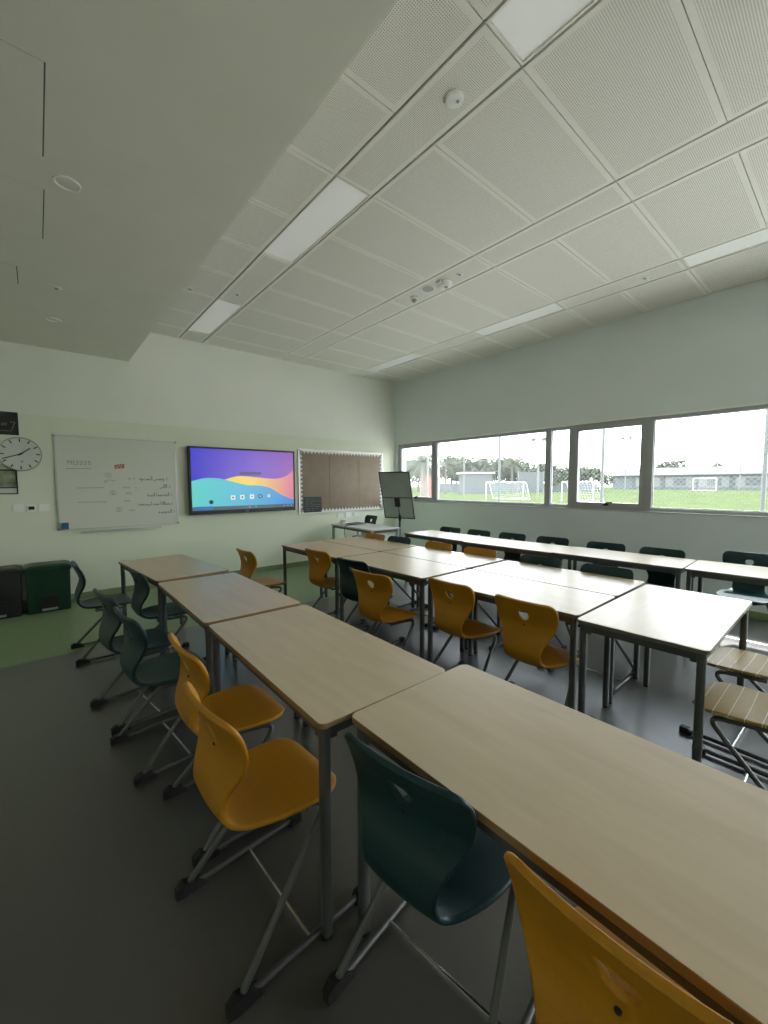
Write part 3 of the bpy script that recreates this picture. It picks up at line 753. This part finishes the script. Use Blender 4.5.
def dark_poster(x0,x1,z0,z1,y,label,seed,glyph=False):
    t=empty('poster',((x0+x1)/2,WY-y,z0),0,label,'poster'); hx=(x1-x0)/2; H=z1-z0; rnd=random.Random(seed)
    MB().box(-hx,hx,-.003,0,0,H).build('sheet',M['poster_dark'],t)
    b=MB()
    if glyph:
        def rb(p,w): 
            for q in(p,): ribbon(b,q,w,y=-.0045)
        rb([(hx-.155,H*.49),(hx-.105,H*.49)],.007); rb([(hx-.155,H*.42),(hx-.105,H*.42)],.007)
        rb([(hx-.07,H*.56),(hx-.03,H*.56),(hx-.06,H*.26)],.007); rb([(-hx+.02,H*.18),(hx-.06,H*.18)],.004); rb([(-hx+.05,H*.49),(hx-.22,H*.49)],.007)
    else:
        for k in range(7):
            z=H*(.12+.12*k); n=rnd.randint(2,3); x=-hx*.85
            for _ in range(n):
                l=rnd.uniform(.05,.13); 
                if x+l<hx*.9: ribbon(b,[(x,z),(x+l*.4,z+.006),(x+l,z)],.006,y=-.0045)
                x+=l+.03
    b.build('printed_mark',M['poster_line'],t); return t
dark_poster(3.745,4.125,.985,1.275,.020,'small dark poster with pale writing pinned in the lower left of the brown board',3)
dark_poster(-.46,-.136,2.125,2.40,.001,'dark poster with pale strokes above the wall clock',4,True)
# framed print under the clock
t=empty('picture_frame',(-.34,WY,1.41),0,'black framed print partly behind and below the wall clock','picture frame')
b=MB(); hx=.163;H=.30
for a in((-hx,hx,0,.012),(-hx,hx,H-.018,H),(-hx,-hx+.012,.012,H-.018),(hx-.012,hx,.012,H-.018),(-hx+.012,hx-.012,.072,.084)): b.box(a[0],a[1],-.02,-.001,a[2],a[3])
b.build('frame',M['black'],t)
MB().box(-hx+.012,hx-.012,-.010,-.001,.084,H-.018).build('print',M['photo_green'],t)
MB().box(-hx+.012,hx-.012,-.009,-.001,.012,.072).build('caption_strip',M['clock_face'],t)
# clock
cx,cz=on_wall(-.137,1.899,.05)
t=empty('wall_clock',(cx,WY,cz),0,'round white analogue wall clock with black hour marks left of the whiteboard','clock')
RC=.204
def yl(prof,n=48):
    b=MB(); rings=[[Vector((math.cos(2*math.pi*k/n)*r,-h,math.sin(2*math.pi*k/n)*r)) for k in range(n)] for r,h in prof]; b.loft(rings); return b
yl([(RC*.96,.001),(RC,.012),(RC,.046),(RC*.965,.052),(RC*.95,.047)]).build('case',M['grey_plastic'],t,True)
yl([(RC*.948,.030),(RC*.948,.0475)]).build('dial',M['clock_face'],t)
b=MB()
for k in range(12):
    a=R(30*k); Tm=Matrix.Rotation(a,4,'Y'); b.box(-.006,.006,-.0492,-.0478,RC*.72,RC*.91,T=Tm)
b.build('hour_mark',M['black'],t)
def hand(nm,ang,l,w,y,m,tail=.03):
    b=MB(); b.box(-w,w,y-.0015,y,-tail,l,T=Matrix.Rotation(R(ang),4,'Y')); b.build(nm,m,t)
hand('hour_hand',52,.12,.006,-.0505,M['black']); hand('minute_hand',250,.175,.005,-.0525,M['black']); hand('second_hand',27,.13,.0015,-.0545,M['grey_plastic'],.02)
yl([(.012,.049),(.012,.057)],16).build('hub',M['black'],t)
yl([(.013,.0478),(.013,.0486)],16).build('dial_logo',M['grey_plastic'],t).location=(.012,0,-.09)
# wall plates
for xa,xb,za,zb,l,k in((-.234,-.132,1.190,1.286,'blank square white plate, leftmost of three under the clock',0),(-.107,-.022,1.190,1.275,'white thermostat with small dark display, middle of three plates',1),(.008,.108,1.190,1.282,'blank white plate on the wall closest to the whiteboard',2)):
    t=empty('wall_plate',((xa+xb)/2,WY,(za+zb)/2),0,l,'wall plate','wall plates under the clock'); hx=(xb-xa)/2;hz=(zb-za)/2
    b=MB(); b.prism(rrect(-hx,hx,-hz,hz,.006),-.014,-.001,T=Ty); b.build('plate',M['white_plastic'],t)
    if k==1: MB().box(-.028,.028,-.0165,-.0142,-.018,.022).build('display',M['black'],t)
    else: MB().box(-.020,.020,-.0165,-.0142,-.028,.028).build('rocker',M['white_plastic'],t)
for i,xa in enumerate((4.50,4.70,4.90)):
    t=empty('power_socket',(xa+.06,WY,.90),0,('white wall socket above the teacher desk, left one','white wall socket above the teacher desk, middle one','white wall socket above the teacher desk, right one by the black chair')[i],'socket','sockets above the desk')
    b=MB(); b.prism(rrect(-.07,.07,-.043,.043,.006),-.014,-.001,T=Ty); b.build('plate',M['white_plastic'],t)
    b=MB()
    for sx in(-.035,.035): b.box(sx-.004,sx+.004,-.0152,-.0142,.008,.018); b.box(sx-.012,sx-.006,-.0152,-.0142,-.016,-.010); b.box(sx+.006,sx+.012,-.0152,-.0142,-.016,-.010)
    b.build('socket_hole',M['black'],t)

# ------------------------------------------------------------------ bins
def bin_(x0,x1,m,lab):
    cx=(x0+x1)/2; hw=(x1-x0)/2; d=.36
    t=empty('waste_bin',(cx,6.25+d/2,0),0,lab,'bin','bins against the front wall')
    h=d/2
    def rr(s,z,e=0): return [Vector((x,y,z)) for x,y in rrect(-hw*s-e,hw*s+e,-h*s-e,h*s+e,.014,4)]
    b=MB(); b.loft([rr(.93,0),rr(.95,.02),rr(1.0,.49),rr(1.0,.505)]); bo=b.build('body',m,t,True)
    b=MB(); b.loft([rr(1.0,.495,.012),rr(1.0,.53,.016),rr(.97,.545,.010),rr(.80,.565,0)]); b.box(-hw*.5,hw*.5,-h-.03,-h+.01,.50,.525); b.build('lid',m,t,True)
    b=MB(); b.prism(rrect(-hw*.38,hw*.38,.05,.20,.02),-h-.004,-h+.02,T=Ty); b.build('pedal_recess',M['black'],t)
    b=MB(); b.box(-hw*.34,hw*.34,-h-.05,-h+.01,.035,.05); b.box(-hw*.32,hw*.32,-h-.051,-h-.046,.05,.053); b.build('pedal',M['grey_plastic'],t)
bin_(-.160,.262,M['bin_green'],'dark green waste bin with lid, next to the teal chair')
bin_(-.62,-.195,M['bin_grey'],'dark grey waste bin with lid, cut by the left edge of the photo')

# ------------------------------------------------------------------ teacher desk
dk=Vector((4.118,5.153)); ang=R(-3); dl=1.30; dw=.61
t=empty('teacher_desk',(dk.x,dk.y,0),ang-.0,'white teacher desk with grey frame under the brown board','desk')
MB().prism(rrect(0,dw,0,dl,.015),.742,.765,bev=.002).build('desktop',[M['desk_white']],t)
b=MB(); b.box(.0,dw,-.003,.002,.742,.762); b.box(-.003,.002,0,dl,.742,.762); b.build('edge_band',M['alu_light'],t)
b=MB(); b.box(.02,.045,.02,dl-.02,.70,.7415); b.box(dw-.045,dw-.02,.02,dl-.02,.70,.7415); b.box(.045,dw-.045,.02,.045,.70,.7415); b.box(.045,dw-.045,dl-.045,dl-.02,.70,.7415); b.build('frame',M['steel_dark'],t)
for x,y in((.01,.01),(dw-.05,.01),(.01,dl-.05),(dw-.05,dl-.05)): MB().prism(rrect(x,x+.04,y,y+.04,.008,3),0,.7415).build('leg',M['alu'],t)
b=MB(); b.box(.06,dw-.06,.07,.088,.12,.70); b.build('modesty_panel',M['desk_white'],t)
b=MB(); b.box(.16,dw-.05,.10,.55,.10,.695); ped=b.build('pedestal',M['desk_white'],t)
def on_desk(x,y): 
    v=Matrix.Rotation(ang,2)@Vector((x,y)); return dk.x+v.x,dk.y+v.y
x,y=on_desk(.16,1.12); 
t=empty('desktop_device',(x,y,.765),ang,'small white rounded device with a hanging dark cable on the teacher desk','device')
b=MB(); b.lathe([(.07,0),(.078,.02),(.07,.055),(.04,.08),(.004,.085)],n=20); b.build('body',M['white_plastic'],t,True)
b=MB(); b.tube(fillet([(.06,-.02,.015),(.10,-.18,.012),(.02,-.30,.012),(-.10,-.33,.012),(-.185,-.34,.01),(-.20,-.34,-.10),(-.19,-.45,-.42),(-.15,-.5,-.55)],.06),.006,6); b.build('cable',M['black'],t,True)
x,y=on_desk(.35,.98); t=empty('laptop',(x,y,.765),ang+.3,'thin closed black laptop lying on the teacher desk','laptop')
MB().prism(rrect(-.17,.17,-.115,.115,.012),0,.012).build('base',M['grey_plastic'],t); MB().prism(rrect(-.17,.17,-.115,.115,.012),.0125,.020,bev=.001).build('lid',M['black'],t)

# ------------------------------------------------------------------ easel stand
TLc=Vector((4.88,5.88,1.735)); hd=Vector((.30,-.954,0)); wd=.65
nrm=Vector((.954,.30,0)); drop=Vector((.22*.954,.22*.30,-.87))
C0=TLc+hd*wd/2+drop*.66
base=Vector((C0.x+.06,C0.y+.01,0))
t=empty('easel_stand',base,0,'black pole stand holding a tilted grey board, between the desk and the window','stand')
def rel(v): return v-base
ax=hd; ay=-drop.normalized(); az=ax.cross(ay)
TM=Matrix.Translation(rel(TLc))@Matrix(((ax.x,ay.x,az.x,0),(ax.y,ay.y,az.y,0),(ax.z,ay.z,az.z,0),(0,0,0,1)))
Lb=drop.length
MB().box(.01,wd-.01,-Lb+.01,-.01,-.006,.006,T=TM).build('board',M['mirror_grey'],t)
b=MB()
for a in((0,wd,-.018,0),(0,wd,-Lb,-Lb+.018),(0,.016,-Lb,0),(wd-.016,wd,-Lb,0),(0,wd,-Lb*.555,-Lb*.54)): b.box(a[0],a[1],a[2],a[3],-.013,.013,T=TM)
b.build('board_frame',M['black'],t)
MB().box(wd/2-.05,wd/2+.05,-Lb*.74,-Lb*.555,-.03,.03,T=TM).build('bracket',M['black'],t)
zt=C0.z+.05
MB().tube([(0,0,.06),(0,0,.95)],.016,10).build('lower_pole',M['black'],t,True)
MB().tube([(0,0,.90),rel(C0)+Vector((0,0,.03))],.010,10).build('upper_pole',M['black'],t,True)
MB().lathe([(.024,.82),(.026,.86),(.024,.93)],n=14).build('collar',M['black'],t,True)
for k in range(3):
    a=R(90+120*k); MB().tube(fillet([(0,0,.12),(math.cos(a)*.12,math.sin(a)*.12,.07),(math.cos(a)*.30,math.sin(a)*.30,.012)],.05),.011,8).build('leg',M['black'],t,True)

# ------------------------------------------------------------------ outdoors
M['grass']=mat('mown_pitch_grass',(.062,.078,.034,1),1.,spec=0.,noise=.2,nscale=.6)
M['path']=mat('pale_bounce_apron',(.50,.49,.46,1),1.,spec=0.,noise=.1,nscale=3)
M['galv']=mat('galvanised_wire',(.16,.165,.16,1),.5,metal=.2)
M['white_paint']=mat('white_painted_metal',(.80,.80,.80,1),.5)
M['bldg']=mat('grey_building_panel',(.13,.14,.145,1),.9,spec=.1,noise=.05,nscale=.5)
M['roof']=mat('grey_metal_roof',(.13,.135,.14,1),.9,spec=.05)
M['leafA']=mat('hazed_olive_leaves',(.070,.080,.050,1),.9,spec=.1,noise=.35,nscale=2)  # outdoor glare haze put into both leaf colours
M['leafB']=mat('pale_grey_green_leaves',(.095,.105,.075,1),.9,spec=.1,noise=.35,nscale=2)
M['bark']=mat('tree_bark',(.14,.12,.10,1),.9,noise=.3,nscale=6)
M['dark_mesh']=mat('dark_screen_mesh',(.08,.085,.09,1),.7)
M['terracotta']=mat('faded_red_panel',(.30,.10,.08,1),.7)
struct(MB().box(XW+WT,17,-60,90,-.10,-.01).build('ground_bounce_apron',M['path']))  # unseen apron, made wide and pale to bounce daylight onto the ceiling
struct(MB().box(17,160,-60,140,-.10,-.012).build('ground_grass',M['grass']))
# chain link fence
t=empty('chain_link_fence',(8.0,4.,0),0,'galvanised chain link fence close outside the classroom windows','fence')
Y0,Y1,ZH=-4.,10.,3.6; s=.078
b=MB(); n=int((Y1-Y0+ZH)/s)
for fam in(1,-1):
    for k in range(n+1):
        c=Y0-ZH+k*s if fam==1 else Y0+k*s
        # line y = c + fam*z
        za,zb=.05,ZH; ya,yb=c+fam*za,c+fam*zb
        if fam==1:
            if ya<Y0: za=Y0-c; ya=Y0
            if yb>Y1: zb=Y1-c; yb=Y1
        else:
            if ya>Y1: za=c-Y1; ya=Y1
            if yb<Y0: zb=c-Y0; yb=Y0
        if zb-za>.05: b.tube([(0.002*fam,ya-4,za),(0.002*fam,yb-4,zb)],.0030,3,cap=False)
b.build('wire_mesh',M['galv'],t)
for k in range(-2,5):
    y=.93+2.225*k
    if Y0<=y<=Y1: MB().tube([(.03,y-4,-.01),(.03,y-4,3.7)],.028,10).build('post',M['galv'],t,True)
for z in(.9,2.05,3.55): MB().tube([(.015,Y0-4,z),(.015,Y1-4,z)],.004 if z<3 else .02,6).build('rail_wire',M['galv'],t)

def polar(az,d): return d*math.sin(R(az)),d*math.cos(R(az))
# goals
def goal(az1,d1,az2,d2,h,lab,depth=1.2):
    x1,y1=polar(az1,d1); x2,y2=polar(az2,d2); c=((x1+x2)/2,(y1+y2)/2)
    t=empty('football_goal',(c[0],c[1],0),0,lab,'goal','football goals on the pitch')
    p=Vector((x1-c[0],y1-c[1],0));q=Vector((x2-c[0],y2-c[1],0)); dn=Vector((-(q-p).y,(q-p).x,0)).normalized()
    if dn.x<0: dn=-dn
    up=Vector((0,0,h)); bk=dn*depth; r=.035 if d1<60 else .07
    MB().tube(fillet([p+Vector((0,0,-.01)),p+up,q+up,q+Vector((0,0,-.01))],.05),r,8).build('goal_frame',M['white_paint'],t,True)
    b=MB()
    for s_ in(p,q): b.tube(fillet([s_+up,s_+up*.97+bk*.4,s_+bk],.1),.03,6)
    b.tube([p+bk+Vector((0,0,.03)),q+bk+Vector((0,0,.03))],.03,6); b.build('back_stay',M['white_paint'],t,True)
    b=MB(); n=int((q-p).length/.25)
    for i in range(n+1):
        s_=p+(q-p)*i/n; b.tube([s_+up,s_+up*.97+bk*.4,s_+bk],.005,3)
    for j in range(1,8):
        u=j/8; o=up*(1-u)+bk*(.4+.6*u); b.tube([p+o,q+o],.005,3)
    b.build('net',M['white_paint'],t)
goal(54.5,40,59.3,38,1.6,'small white football goal seen through the widest left window pane')
goal(64.0,36,67.6,34,1.6,'small white football goal seen through the narrow pane and handle window')
goal(77.6,92,79.6,92,2.2,'distant white goal in front of the pale building')
# long pale building with roof
def local(t,x0,x1,y0,y1,z0,z1,nm,m): return MB().box(x0,x1,y0,y1,z0,z1).build(nm,m,t)
t=empty('sports_building',(100,8,0),0,'long low pale building with grey roof across the pitch on the right','building')
local(t,0,12,-45,29,-.05,3.1,'wall',M['bldg'])
b=MB(); b.loft([[Vector((x,y,z)) for x,z in((-.8,3.1),(6,4.7),(12.8,3.1),(12.8,2.95),(-.8,2.95))] for y in(-45.5,29.5)]); b.build('roof',M['roof'],t)
for k in range(8):
    y=22-k*5.6
    o=MB().box(-.12,0,y-2.3,y+2.3,.5,2.6).build('screen_bay',M['galv'],t)
    MB().box(-.2,-.121,y-1.2,y+.9,.9,2.3).build('dark_panel',M['dark_mesh'],o)
for k in range(9):
    MB().box(-.3,-.21,24.6-k*5.6,24.8-k*5.6,-.05,2.9).build('post',M['dark_mesh'],t)
# low white wall and kiosk in the distance left
t=empty('boundary_wall',(52,62,0),0,'low pale boundary wall behind the goals, below the trees','wall')
b=MB(); a=polar(47,70);c=polar(68,78); Tm=Matrix.Rotation(math.atan2(c[1]-a[1],c[0]-a[0]),4,'Z')
L=math.hypot(c[0]-a[0],c[1]-a[1]); b.box(0,L,-.15,.15,-.05,1.5,T=Matrix.Translation((a[0]-52,a[1]-62,0))@Tm); b.build('panel',M['bldg'],t)
t=empty('white_kiosk',(*polar(53,62),0),R(-37),'square pale hut standing left of the goals in front of the trees','hut')
MB().box(-2.1,2.1,-1.5,1.5,-.05,2.9).build('wall',M['roof'],t); MB().box(-2.4,2.4,-1.8,1.8,2.9,3.1).build('roof',M['white_paint'],t)
t=empty('banner',(*polar(60.2,60),0),R(-30),'grey banner panel on posts behind the left pitch goal','banner')
MB().box(-1.9,1.9,-.03,.03,.9,3.0).build('panel',M['dark_mesh'],t)
for sx in(-1.9,1.9): MB().box(sx-.05,sx+.05,-.06,.06,-.05,3.1).build('post',M['galv'],t)
t=empty('red_container',(*polar(46.6,30),0),R(-44),'faded red box unit seen through the leftmost window','container')
MB().box(-.55,.55,-.8,.8,-.05,2.0).build('body',M['terracotta'],t); MB().box(-.6,.6,-.85,.85,2.0,2.1).build('lid',M['roof'],t)
# masts
def mast(az,d,h,lab,lamps=True,r=.12):
    x,y=polar(az,d); t=empty('light_mast',(x,y,0),R(-az),lab,'mast','masts around the pitch')
    MB().lathe([(r,-.05),(r*.7,h)],n=10).build('pole',M['galv'],t,True)
    if lamps:
        for k in(-1,1):
            MB().box(k*.55-.25,k*.55+.25,-.15,.1,h-.35,h+.05).build('lamp',M['dark_mesh'],t)
        MB().box(-.85,.85,-.04,.04,h-.2,h-.1).build('crossarm',M['galv'],t)
mast(61.1,50,6.6,'tall floodlight mast rising above the trees in the left pane')
mast(71.0,79,9.0,'thin distant mast rising behind the pale building',True,.10)
mast(81.5,96,7.0,'short thin mast on the right, behind the building roof',False,.10)
mast(51.5,46,6.8,'double lamp mast left of the pale hut',True,.08)
# trees
def tree(az,d,h,w,m,lab,seed,palm=False,group='trees beyond the pitch',stem=None):
    rnd=random.Random(seed); x,y=polar(az,d)
    t=empty('palm_tree' if palm else 'tree',(x,y,0),rnd.uniform(0,6),lab,'tree',group)
    th=h*.35 if not palm else h*.72
    MB().lathe([(w*.03+.05,-.05),(w*.02+.04,th)],n=8).build('trunk',M['bark'],t,True)
    b=MB()
    if palm:
        for k in range(26):
            a=rnd.uniform(0,6.28); el=rnd.uniform(-.5,1.2); L=w*.5*rnd.uniform(.8,1.1)
            NS=16; prev=None
            side=Vector((-math.sin(a),math.cos(a),0))
            for i in range(NS):
                u=i/(NS-1); rr=L*u*math.cos(el*.8); z=th+L*(math.sin(el)*u-.75*u*u)
                c=Vector((math.cos(a)*rr,math.sin(a)*rr,z))
                if prev is not None:
                    fwd=(c-prev).normalized(); ll=L*.30*math.sin(math.pi*min(1,u*.85+.15))
                    for sg in(-1,1):
                        tip=c+side*sg*ll*.75+fwd*ll*.5-Vector((0,0,ll*.45)); wv=fwd*L*.022
                        b.face([b.bm.verts.new(c-wv),b.bm.verts.new(c+wv),b.bm.verts.new(tip)])
                    b.face([b.bm.verts.new(prev+side*.02),b.bm.verts.new(prev-side*.02),b.bm.verts.new(c-side*.015),b.bm.verts.new(c+side*.015)])
                prev=c
    else:
        blobs=[(rnd.gauss(0,.24)*w,rnd.gauss(0,.24)*w,h*rnd.uniform(.42,.80),w*rnd.uniform(.17,.28)) for _ in range(9)]
        ls=max(.16,w*.055)
        for bx,by,bz,br in blobs:
            for _ in range(90):
                v=Vector((rnd.gauss(0,1),rnd.gauss(0,1),rnd.gauss(0,1))).normalized()*br*rnd.uniform(.55,1.12)
                c=Vector((bx,by,bz))+Vector((v.x,v.y,v.z*.85)); c.z=min(c.z,h)
                n=Vector((rnd.gauss(0,1),rnd.gauss(0,1),rnd.gauss(0,1))).normalized(); p=n.orthogonal().normalized()*ls; q=n.cross(p).normalized()*ls*.7
                b.face([b.bm.verts.new(c+p),b.bm.verts.new(c+q),b.bm.verts.new(c-p),b.bm.verts.new(c-q)])
    b.build('fronds' if palm else 'foliage',m,t)
rnd=random.Random(11)
spots=[(45.2,76,6.2,6.5),(47.6,74,6.0,6),(49.8,78,6.9,7),(52.0,75,5.6,6),(54.2,77,6.3,6.5),(56.4,74,5.3,6),(58.4,78,6.2,7),(60.4,76,5.6,6),(62.4,74,5.0,5.5),(64.2,79,4.7,6),(66.2,77,4.4,5),(68.2,80,4.0,4.5)]
where=['at the left end of the tree line behind the pitch','second from the left in the tree line','third from the left in the tree line, above the lamp mast','above the pale hut','just right of the pale hut','behind the left goal','tallest in the middle pane behind the goal','left of the floodlight mast','right of the floodlight mast','seen through the narrow window pane','seen at the left of the handle window','at the right end of the tree line']
for i,((a,d,h,w),wh) in enumerate(zip(spots,where)): tree(a,d,h,w,M['leafA'] if i%2 else M['leafB'],'hazy green tree '+wh,20+i)
tree(45.9,17,3.3,2.6,M['leafB'],'pale palm right outside the leftmost window',50,True,'palms')
tree(57.8,64,6.0,4,M['leafA'],'palm rising from the tree line in the large left pane',51,True,'palms')
tree(49.0,58,6.0,4,M['leafA'],'palm left of the pale hut in the large left pane',52,True,'palms')
tree(75.8,125,6.6,9,M['leafA'],'dark rounded trees showing over the roof at the left of the last pane',53,False,'trees over the roof')
tree(79.6,125,6.6,5,M['leafA'],'small dark tree showing over the roof in the last pane',54,False,'trees over the roof')
tree(71.9,125,5.6,5,M['leafB'],'low faint tree over the roof seen in the handle window',55,False,'trees over the roof')

# ------------------------------------------------------------------ light
wd_=bpy.data.worlds.new('world'); scn.world=wd_; wd_.use_nodes=True; nt=wd_.node_tree; bg=nt.nodes['Background']
tc=nt.nodes.new('ShaderNodeTexCoord'); sp=nt.nodes.new('ShaderNodeSeparateXYZ'); nt.links.new(tc.outputs['Generated'],sp.inputs[0])
rp=nt.nodes.new('ShaderNodeValToRGB'); rp.color_ramp.elements[0].position=.0; rp.color_ramp.elements[1].position=.6
rp.color_ramp.elements[0].color=(1,1,.985,1); rp.color_ramp.elements[1].color=(.80,.90,1,1)
nt.links.new(sp.outputs['Z'],rp.inputs[0]); nt.links.new(rp.outputs[0],bg.inputs['Color'])
bg.inputs['Strength'].default_value=7.4
sd=bpy.data.lights.new('sun','SUN'); sd.energy=11.; sd.angle=R(1.2); sd.color=(1,.98,.95)
so=bpy.data.objects.new('sun',sd); COL.objects.link(so)
so.rotation_euler=Vector((-1.0,-.28,-1.4)).to_track_quat('-Z','Y').to_euler(); so.location=(20,5,20)
# portals in the window opening guide the sky light
pd=bpy.data.lights.new('window_portal','AREA'); pd.shape='RECTANGLE'; pd.size=YW1-YW0; pd.size_y=ZT-ZB
pd.cycles.is_portal=True
po=bpy.data.objects.new('window_portal',pd); COL.objects.link(po); po.location=(XW+WT+.02,(YW1+YW0)/2,(ZT+ZB)/2)
po.rotation_euler=Matrix(((0,0,1),(1,0,0),(0,1,0))).to_euler()
p2=po.copy(); p2.data=pd.copy(); p2.data.size=YT1-YT0; p2.data.size_y=ZTT-ZTB; p2.location=(XW+WT+.02,(YT0+YT1)/2,(ZTT+ZTB)/2); COL.objects.link(p2)

# ------------------------------------------------------------------ camera
f,pitch,yaw,roll=406.75,-.0699,.7051,-.0041
r0=Vector((math.cos(yaw),-math.sin(yaw),0)); h0=Vector((math.sin(yaw),math.cos(yaw),0))
fw=h0*math.cos(pitch)+Vector((0,0,math.sin(pitch))); up=r0.cross(fw)
rr=r0*math.cos(roll)+up*math.sin(roll); uu=up*math.cos(roll)-r0*math.sin(roll)
cd=bpy.data.cameras.new('camera'); cd.sensor_fit='HORIZONTAL'; cd.sensor_width=36; cd.lens=36*f/768; cd.clip_start=.03; cd.clip_end=500
co=bpy.data.objects.new('camera',cd); COL.objects.link(co)
co.matrix_world=Matrix.Translation((0,0,CAMZ))@Matrix(((rr.x,uu.x,-fw.x,0),(rr.y,uu.y,-fw.y,0),(rr.z,uu.z,-fw.z,0),(0,0,0,1)))
scn.camera=co
vs=scn.view_settings; scn.display_settings.display_device='sRGB'; vs.view_transform='Standard'; vs.look='None'; vs.gamma=1; vs.use_curve_mapping=False
vs.exposure=0.3
